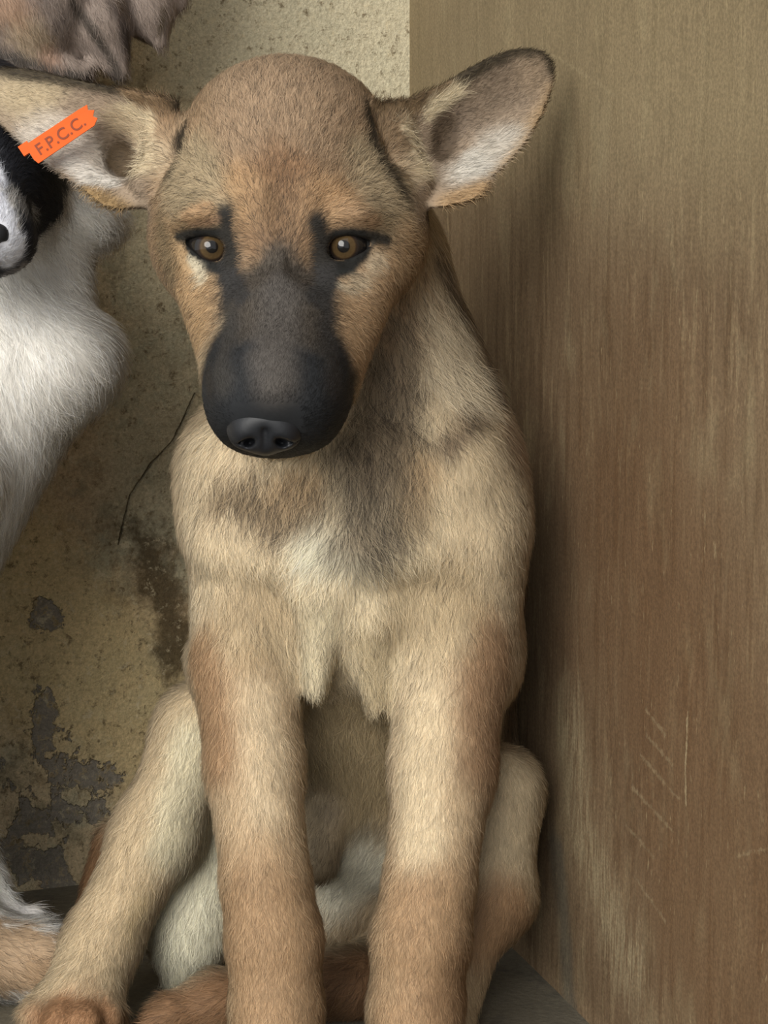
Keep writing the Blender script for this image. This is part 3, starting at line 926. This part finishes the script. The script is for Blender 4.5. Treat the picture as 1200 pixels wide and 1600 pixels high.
COMB = [(432, 600, 120, 0, -1, 0), (436, 500, 100, 0, -1, 0), (380, 560, 100, -.5, -.8, -.3), (490, 560, 100, .5, -.8, -.3), (350, 640, 90, -.8, -.2, -.8), (515, 640, 90, .8, -.2, -.8),
        (440, 400, 85, 0, -1, 0), (440, 300, 75, 0, -1, -.2), (440, 180, 55, 0, -1, -.4), (350, 250, 60, -.5, -1, -.2), (540, 250, 60, .5, -1, -.2), (320, 180, 30, -.3, -1, -.4), (560, 180, 30, .3, -1, -.4),
        (270, 330, 30, -.9, .2, -.4), (630, 330, 30, .9, .2, -.4), (290, 440, 40, -.7, .7, -.4), (600, 440, 40, .7, .7, -.4), (330, 530, 70, -.5, .6, -.5), (550, 530, 70, .5, .6, -.5),
        (330, 420, 70, -.8, .5, -.2), (550, 420, 70, .8, .5, -.2), (310, 345, 60, -1, -.1, -.1), (560, 345, 60, 1, -.1, -.1),
        (700, 250, 10, .9, -.5, .1), (800, 150, 0, .8, -.6, 0), (640, 210, 15, .9, .1, .4), (730, 310, 5, .4, .8, 0), (590, 200, 10, -.2, -1, .2),
        (150, 230, 10, -.9, -.2, .1), (40, 150, 0, -1, -.3, 0), (225, 215, 15, -.9, .1, .4), (160, 310, 5, -.3, .8, 0), (280, 200, 10, .2, -1, .2),
        (700, 480, -30, .25, 1, 0), (620, 620, -10, .0, 1, 0), (760, 600, -40, .3, 1, -.2), (560, 740, 10, 0, 1, .1), (440, 760, 10, -.15, 1, .1), (330, 720, -10, -.2, 1, 0), (780, 720, -20, .2, 1, 0),
        (500, 860, 15, -.6, .8, 0), (600, 860, 15, .6, .8, 0), (400, 880, 10, .2, 1, 0), (700, 880, 10, -.1, 1, 0), (495, 1000, 10, 0, 1, 0), (585, 1020, 10, 0, 1, 0),
        (400, 1100, 5, .05, 1, 0), (420, 1400, 25, .05, 1, 0), (430, 1600, 30, 0, 1, .2), (690, 1100, 5, -.1, 1, 0), (670, 1400, 25, -.1, 1, 0), (648, 1600, 30, 0, 1, .2),
        (550, 1150, -90, 0, 1, .2), (580, 1350, -110, -.6, 1, 0), (260, 1280, -60, -.4, 1, 0), (140, 1500, -40, -.4, 1, .3), (310, 1350, -90, -.3, 1, 0), (285, 1500, -100, -.1, 1, 0),
        (800, 1250, -50, .0, 1, 0), (760, 1450, -50, -.4, 1, 0), (440, 1560, -40, -1, .2, 0), (280, 1590, -40, -1, .3, 0), (810, 950, -60, .0, 1, -.2), (560, 1200, -280, 0, 1, 0)]

shep = empty('shepherd_puppy', tuple(toworld(pt(540, 1560, -40)) * np.array([1, 1, 0])))
prop(shep, 'tan shepherd puppy with black muzzle and orange ear tag sitting against the brown board', 'dog')
ORG = np.array(shep.location)

def body_obj(name, P, Q, coat, parent, origin):
    o = mesh_obj(name, toworld(P), Q, MAT_SKIN, parent, origin)
    at = o.data.attributes.new('coat', 'FLOAT_COLOR', 'POINT')
    at.data.foreach_set('color', np.concatenate([np.clip(coat.C, 0, 1), np.ones((len(P), 1))], 1).astype(np.float32).ravel())
    return o

lum = c.C @ np.array([0.25, 0.65, 0.10]); c.C += 0.20 * (lum[:, None] - c.C); c.C *= np.array([0.965, 1.0, 0.96])
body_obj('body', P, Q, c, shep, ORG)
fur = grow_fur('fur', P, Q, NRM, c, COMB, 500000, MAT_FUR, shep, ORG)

# ---- eyes
def eye_mat(name, iris_out, iris_in, white):
    """eye colouring by angle from the local +Z axis (the gaze)"""
    m, nt, b = new_mat(name)
    tc = N_(nt, 'ShaderNodeTexCoord')
    nrm = N_(nt, 'ShaderNodeVectorMath', operation='NORMALIZE'); lk(nt, tc.outputs['Object'], nrm.inputs[0])
    sp = N_(nt, 'ShaderNodeSeparateXYZ'); lk(nt, nrm.outputs[0], sp.inputs[0])
    ac = N_(nt, 'ShaderNodeMath', operation='ARCCOSINE'); lk(nt, sp.outputs['Z'], ac.inputs[0])
    dv = N_(nt, 'ShaderNodeMath', operation='DIVIDE'); lk(nt, ac.outputs[0], dv.inputs[0]); dv.inputs[1].default_value = 1.2
    cr = N_(nt, 'ShaderNodeValToRGB'); lk(nt, dv.outputs[0], cr.inputs['Fac'])
    el = cr.color_ramp.elements
    el[0].position = 0.0; el[0].color = rgba((14, 12, 12))
    el[1].position = 1.0; el[1].color = rgba(white)
    for pos, colr in ((0.20, (16, 14, 13)), (0.24, iris_in), (0.40, iris_out), (0.47, (44, 34, 26)), (0.53, (40, 34, 32)), (0.62, white)):
        e = el.new(pos); e.color = rgba(colr)
    nz = N_(nt, 'ShaderNodeTexNoise'); nz.inputs['Scale'].default_value = 900
    lk(nt, tc.outputs['Object'], nz.inputs['Vector'])
    mr = N_(nt, 'ShaderNodeMapRange'); mr.inputs['To Min'].default_value = 0.75; mr.inputs['To Max'].default_value = 1.25
    lk(nt, nz.outputs['Fac'], mr.inputs['Value'])
    mx = N_(nt, 'ShaderNodeMix', data_type='RGBA', blend_type='MULTIPLY'); mx.inputs['Factor'].default_value = 1
    lk(nt, cr.outputs['Color'], mx.inputs['A']); lk(nt, mr.outputs['Result'], mx.inputs['B'])
    lk(nt, mx.outputs['Result'], b.inputs['Base Color'])
    b.inputs['Roughness'].default_value = 0.08
    b.inputs['Specular IOR Level'].default_value = 0.4
    return m

MAT_EYE = eye_mat('brown_dog_eye', (78, 62, 40), (68, 54, 34), (28, 26, 25))

def sphere_mesh(r, nu=40, nv=28):
    V, F = [], []
    for j in range(nv + 1):
        th = math.pi * j / nv
        for i in range(nu):
            ph = 2 * math.pi * i / nu
            rr = r * (1 + 0.045 * math.exp(-(th / 0.42) ** 2))       # slight corneal bulge at +Z
            V.append((rr * math.sin(th) * math.cos(ph), rr * math.sin(th) * math.sin(ph), rr * math.cos(th)))
    for j in range(nv):
        for i in range(nu):
            F.append((j * nu + i, (j + 1) * nu + i, (j + 1) * nu + (i + 1) % nu, j * nu + (i + 1) % nu))
    return np.array(V), F

def add_eye(parent, center_mm, gaze_px, r):
    V, F = sphere_mesh(r / 1000.0)
    o = mesh_obj('eye', V, F, MAT_EYE, parent)
    wc = toworld(center_mm)
    s = sc_(center_mm[2] + r)
    tgt = pt(gaze_px[0], gaze_px[1], center_mm[2] + r * 0.9)
    g = (tgt - center_mm); g /= np.linalg.norm(g)
    gw = Vector(M3 @ g)
    o.location = Vector(wc - np.array(parent.location))
    o.rotation_mode = 'QUATERNION'
    o.rotation_quaternion = gw.to_track_quat('Z', 'Y')
    o['label'] = 'glossy amber brown eye'
    return o

for ec, gz in zip(eye_c, ((331, 386), (537, 385))):
    add_eye(shep, ec, gz, EYE_R)

# ---- nose leather with nostrils
def nose_obj(parent, origin, px, py, z, w=1.0, tilt=0.0):
    s = sc_(z)
    c0 = pt(px, py, z)
    h = 0.7
    v = Vol(np.arange(c0[0] - 24 * w, c0[0] + 24 * w, h), np.arange(c0[1] - 20 * w, c0[1] + 18 * w, h), np.arange(c0[2] - 16, c0[2] + 18, h))
    q = lambda dx, dy: (px + dx * w, py + dy * w)
    v.ell(*q(0, -6), z, 50 * w, 26 * w, 10 * w, k=4)
    v.ell(*q(-24, 10), z - 2, 27 * w, 25 * w, 10 * w, k=5)
    v.ell(*q(24, 10), z - 2, 27 * w, 25 * w, 10 * w, k=5)
    v.ell(*q(0, 22), z - 4, 20 * w, 20 * w, 9 * w, k=5)
    v.limb([(*q(0, 8), z + 9, 2.4 * w), (*q(0, 46), z + 4, 2.4 * w)], k=2.5, mode='sub')      # philtrum
    for sgn in (-1, 1):
        v.ell(*q(sgn * 22, 24), z + 6, 9 * w, 5.5 * w, 8 * w, k=2, rot=sgn * -20, mode='sub')
        v.limb([(*q(sgn * 27, 26), z + 6, 3 * w), (*q(sgn * 42, 20), z, 2.4 * w)], k=2, mode='sub')
    PP, QQ = v.mesh()
    return mesh_obj('nose', toworld(PP), QQ, MAT_NOSE, parent, origin)

nose = nose_obj(shep, ORG, 414, 664, nose_z - 13.0, w=1.14)
nose['label'] = 'moist black nose'

# ---- orange ear tag
MAT_TAG = plain('orange_plastic', (216, 90, 26), rough=0.6, spec=0.2, noise=0.08, nscale=300)
MAT_INK = plain('tag_print', (128, 54, 22), rough=0.6)
def ear_tag(parent):
    zt = 20.0
    A = pt(52, 240, zt); B = pt(141, 181, zt)          # middle of the short ends
    X = (B - A); L = np.linalg.norm(X); X /= L
    A2 = A; Z = np.array([0, 0, 1.0]); Z = Z - (Z @ X) * X; Z /= np.linalg.norm(Z); Y = np.cross(Z, X)
    hw = 5.2
    n = 16
    top, F = [], []
    out = [(-0.5, -hw), (L - 1, -hw + 0.3), (L + 2.2, -hw * 0.55), (L + 0.9, -hw * 0.2), (L + 3.0, hw * 0.2), (L + 0.6, hw * 0.5), (L + 1.6, hw * 0.95), (L - 3, hw), (0.5, hw), (-1.2, hw * 0.4), (-1.3, -hw * 0.5)]
    V = []
    for zz in (0.0, 1.1):
        for u, w in out:
            bend = -0.0009 * (u - L / 2) ** 2
            V.append(A2 + X * u + Y * w + Z * (zz + bend))
    m = len(out)
    F = [list(range(m))[::-1], list(range(m, 2 * m))] + [[i, (i + 1) % m, m + (i + 1) % m, m + i] for i in range(m)]
    o = mesh_obj('ear_tag', toworld(np.array(V)), np.array(F, dtype=object), MAT_TAG, parent, ORG, smooth=False)
    o['label'] = 'orange plastic ear tag printed F.P.C.C.'
    # the folded tab at the outer end and the pin through the ear
    def block(name, u0, u1, w0, w1, z0, z1):
        VV = np.array([A2 + X * u + Y * w + Z * z for z in (z0, z1) for u, w in ((u0, w0), (u1, w0), (u1, w1), (u0, w1))])
        FF = np.array([(3, 2, 1, 0), (4, 5, 6, 7), (0, 1, 5, 4), (1, 2, 6, 5), (2, 3, 7, 6), (3, 0, 4, 7)])
        b = mesh_obj(name, toworld(VV), FF, MAT_TAG, None, ORG, smooth=False)
        b.parent = o
        return b
    block('fold_tab', -4.2, 0.8, hw * 0.25, hw * 1.25, -2.2, 0.4)
    ring = []
    nseg = 14
    VV = [A2 + X * (L - 2 + 1.6 * math.cos(t)) + Y * (1.6 * math.sin(t)) + Z * z for z in (-16.0, 0.6) for t in np.linspace(0, 2 * math.pi, nseg, endpoint=False)]
    FF = [list(range(nseg))[::-1], list(range(nseg, 2 * nseg))] + [[i, (i + 1) % nseg, nseg + (i + 1) % nseg, nseg + i] for i in range(nseg)]
    pin = mesh_obj('pin', toworld(np.array(VV)), np.array(FF, dtype=object), MAT_TAG, None, ORG)
    pin.parent = o
    # printed letters, flat on the tag
    fc = bpy.data.curves.new('lettering', 'FONT')
    fc.body = 'F.P.C.C.'
    fc.size = 7.6; fc.align_x = 'CENTER'; fc.align_y = 'CENTER'; fc.space_character = 1.06; fc.extrude = 0.06; fc.offset = 0.10
    tmp = bpy.data.objects.new('tmp_text', fc); col.objects.link(tmp)
    dg = bpy.context.evaluated_depsgraph_get()
    me = bpy.data.meshes.new_from_object(tmp.evaluated_get(dg))
    bpy.data.objects.remove(tmp)
    co = np.empty(len(me.vertices) * 3, np.float32); me.vertices.foreach_get('co', co); co = co.reshape(-1, 3)
    ext = co[:, 0].max() - co[:, 0].min()
    f = (L - 6.0) / ext
    u = (co[:, 0] - (co[:, 0].max() + co[:, 0].min()) / 2) * f + L / 2 - 0.6
    w = (co[:, 1] - (co[:, 1].max() + co[:, 1].min()) / 2) * 1.0
    Pm = A2 + X * u[:, None] + Y * w[:, None] + Z * (1.12 + co[:, 2] - 0.0009 * (u - L / 2) ** 2)[:, None]
    me.vertices.foreach_set('co', (toworld(Pm) - ORG).astype(np.float32).ravel())
    me.materials.clear(); me.materials.append(MAT_INK)
    lo = bpy.data.objects.new('lettering', me)
    link_child(lo, o)
    lo['label'] = 'dark printed letters F.P.C.C.'
ear_tag(shep)

# ------------------------------------------------------------------ the black and white puppy
def build_piebald():
    v = Vol(np.arange(-420, -112, 2.2), np.arange(-292, 250, 2.4), np.arange(-235, 70, 2.2))
    v.ell(-58, 235, -66, 150, 150, 58, k=10)              # skull
    v.ell(20, 300, -62, 78, 90, 46, k=14)                 # cheeks
    v.ell(-136, 300, -62, 78, 90, 46, k=14)
    v.limb([(-48, 285, -36, 100), (-22, 362, 0, 66)], k=14)   # muzzle
    v.ell(-22, 368, 4, 66, 56, 22, k=8)
    v.ell(8, 376, -4, 44, 44, 20, k=6)                    # lips
    v.ell(-56, 376, -4, 44, 44, 20, k=6)
    v.limb([(-150, 130, -70, 50), (-230, 240, -60, 52), (-240, 320, -50, 24)], k=8, flat=0.5)   # folded ear
    # neck, chest, body leaning away from the shepherd
    v.limb([(-20, 330, -116, 150), (-40, 520, -108, 165)], k=16)
    v.ell(112, 340, -104, 80, 56, 32, k=8, rot=-8)
    v.limb([(60, 330, -104, 84), (50, 440, -104, 90)], k=10)
    v.ell(80, 560, -98, 108, 92, 44, k=7)
    v.limb([(10, 560, -100, 140), (-160, 800, -105, 140)], k=14)
    v.limb([(-90, 620, -110, 180), (-270, 1000, -125, 190), (-280, 1280, -125, 180)], k=20)
    # forelegs
    v.limb([(-100, 740, -60, 105), (-180, 1000, -45, 78), (-190, 1400, -30, 60), (-190, 1560, -28, 62), (-185, 1640, -10, 58)], k=10)
    v.limb([(-300, 700, -60, 100), (-350, 1000, -45, 78), (-365, 1400, -30, 60), (-365, 1560, -28, 62), (-365, 1640, -10, 58)], k=10)
    # hind leg lying out to the side, paw beside the shepherd's
    v.limb([(-210, 1340, -125, 130), (-110, 1430, -110, 84), (-10, 1492, -104, 58), (55, 1500, -100, 54), (78, 1505, -96, 46)], k=10)
    v.limb([(-60, 1330, -130, 50), (0, 1410, -124, 20), (24, 1434, -122, 16), (54, 1430, -120, 17)], k=6)
    v.limb([(-60, 1620, -52, 40), (5, 1600, -56, 34), (22, 1606, -52, 26)], k=8)
    return v
v2 = build_piebald(); floor_cut(v2)
P2, Q2 = v2.mesh(); pn_z = v2.depth_at(-22, 372)
pe = [(-128, 250), (-24, 246)]
pez = [v2.depth_at(*e) for e in pe]
del v2
N2 = vnormals(P2, Q2)
c2 = Coat(P2, N2, (240, 236, 228))
c2.L[:] = 12
c2.paint([(-60, 220, -40)], 190, 20, (40, 41, 46), L=5, rough=0.1)
c2.paint([(-40, 330, -20), (-20, 390, 0)], 84, 14, (40, 41, 46), L=4, rough=0.1)
c2.paint([(-58, 120), (-40, 220), (-14, 290), (6, 330), (24, 370), (18, 410)], 15, 14, (222, 224, 232), L=3.5, rough=0.3)
c2.paint([(-30, 250), (-14, 270)], 24, 16, (222, 224, 232), L=3.5)
c2.paint([(14, 305)], 3, 5, (60, 60, 66), a=0.6)
c2.paint([(-22, 420, 0), (20, 412, 0)], 10, 12, (198, 192, 190), L=3, a=0.8)
c2.paint([(0, 430, -80), (40, 440, -80)], 16, 30, (226, 216, 194), a=0.7)
c2.paint([(60, 1500, -70), (0, 1500, -70), (-60, 1460, -70)], 80, 16, (178, 154, 126), L=8, T=0.10)
c2.paint([(20, 1425, -118), (52, 1430, -112)], 20, 8, (226, 222, 218), L=6)
c2.paint([(60, 1520)], 18, 20, (150, 124, 94), a=0.6, T=0.2)
c2.D[(np.abs(c2.px + 22) < 34) & (np.abs(c2.py - 370) < 22) & (P2[:, 2] > -10)] = 0
COMB2 = [(-20, 380, 30, 0, -1, -.3), (-50, 250, 0, 0, -1, -.4), (60, 280, -40, .7, .4, -.5), (150, 350, -90, .8, .6, 0), (170, 560, -80, .75, .65, 0), (60, 500, -50, .35, 1, 0), (-30, 600, -50, .1, 1, 0),
         (100, 660, -80, .5, .9, 0), (-60, 800, -50, .0, 1, 0), (-170, 900, -50, -.2, 1, 0), (-130, 1300, -40, 0, 1, 0), (20, 1490, -60, .9, .4, .1), (-200, 500, -60, -.3, 1, 0), (-150, 700, -200, 0, 1, 0)]
pie = empty('piebald_puppy', tuple(toworld(pt(-150, 1560, -70)) * np.array([1, 1, 0])))
prop(pie, 'black faced puppy with white blaze and white chest beside the plaster wall', 'dog')
OR2 = np.array(pie.location)
body_obj('body', P2, Q2, c2, pie, OR2)
grow_fur('fur', P2, Q2, N2, c2, COMB2, 150000, MAT_FUR, pie, OR2, lift=0.5)
n2 = nose_obj(pie, OR2, -22, 366, pn_z - 4, w=0.66)
n2['label'] = 'black nose'
for e, z in zip(pe, pez):
    add_eye(pie, pt(e[0], e[1], z - 6.5), e, 9.0)

# ------------------------------------------------------------------ the grey brindle puppy behind
def build_brindle():
    v = Vol(np.arange(-330, -84, 2.2), np.arange(-270, 440, 2.6), np.arange(-290, -60, 2.2))
    v.limb([(-130, 1320, -210, 84), (-140, 700, -214, 105), (-30, 300, -214, 125), (20, 90, -192, 130)], k=20, flat=0.5)
    v.ell(34, -20, -178, 128, 126, 42, k=8)               # shoulder and neck fold
    v.limb([(95, -120, -180, 90), (150, 30, -178, 58), (186, 112, -176, 16)], k=3)     # hanging cheek
    v.limb([(190, -110, -190, 90), (226, 10, -190, 50), (250, 64, -188, 14)], k=3)     # drooping ear
    v.limb([(225, -120, -196, 60), (272, -10, -194, 22), (282, 10, -194, 10)], k=4)
    v.ell(140, -170, -180, 150, 120, 56, k=12)            # head above the frame
    v.limb([(190, -190, -150, 80), (265, -205, -112, 60)], k=14)
    v.ell(180, -245, -150, 90, 60, 40, k=14)
    v.limb([(70, -255, -165, 52), (20, -200, -140, 50), (14, -110, -132, 26)], k=6, flat=0.5)   # folded ears
    v.limb([(232, -285, -190, 46), (300, -300, -196, 40), (330, -250, -192, 20)], k=6, flat=0.5)
    v.limb([(-20, 110, -172, 60), (130, 112, -172, 14)], k=10)
    return v
v3 = build_brindle(); floor_cut(v3)
P3, Q3 = v3.mesh(); bn_z = v3.depth_at(296, -208)
be = [(128, -225), (212, -238)]; bez = [v3.depth_at(*e) for e in be]
del v3
N3 = vnormals(P3, Q3)
c3 = Coat(P3, N3, (150, 136, 126))
c3.L[:] = 8
stripe = np.clip(wob(P3 * np.array([1, 0.6, 1]), 22, 3) * 1.2 - 0.1, 0, 1)
c3.C += (stripe * 0.55)[:, None] * (lin((92, 84, 82)) - c3.C)
c3.paint([(40, 55), (60, 70)], 20, 30, (188, 168, 142), a=0.8)
c3.paint([(20, 10)], 20, 34, (174, 142, 116), a=0.7)
c3.paint([(80, 95)], 14, 20, (170, 138, 118), a=0.7)
c3.paint([(118, 0), (135, 45), (165, 85), (182, 118)], 4, 8, (66, 60, 54), a=0.9)  # crease between the folds, its shade painted into the coat
c3.paint([(178, 0), (205, 60), (212, 85)], 6, 10, (80, 70, 66), a=0.8)
c3.paint([(195, 8)], 10, 12, (78, 62, 44), a=0.7)
c3.paint([(262, 20), (252, 62)], 4, 6, (84, 72, 54), a=0.8)
c3.paint([(0, 85), (40, 100), (100, 122), (170, 130)], 7, 12, (70, 66, 62), a=0.9, T=0.2)  # shadow along the lower edge, painted as dark coat colour
COMB3 = [(30, 30, -120, .4, 1, 0), (160, 60, -130, .35, 1, 0), (240, 20, -150, .4, 1, 0), (0, 400, -130, 0, 1, 0), (140, -170, -100, 0, -1, 0), (-100, 900, -130, 0, 1, 0)]
bri = empty('brindle_puppy', tuple(toworld(pt(-140, 1300, -190)) * np.array([1, 1, 0])))
prop(bri, 'grey brindle puppy with loose folded skin behind the tagged ear', 'dog')
OR3 = np.array(bri.location)
body_obj('body', P3, Q3, c3, bri, OR3)
grow_fur('fur', P3, Q3, N3, c3, COMB3, 70000, MAT_FUR, bri, OR3, lift=0.4)
n3 = nose_obj(bri, OR3, 296, -208, bn_z - 4, w=0.66)
n3['label'] = 'black nose'
for e, z in zip(be, bez):
    add_eye(bri, pt(e[0], e[1], z - 7.6), e, 9.0)
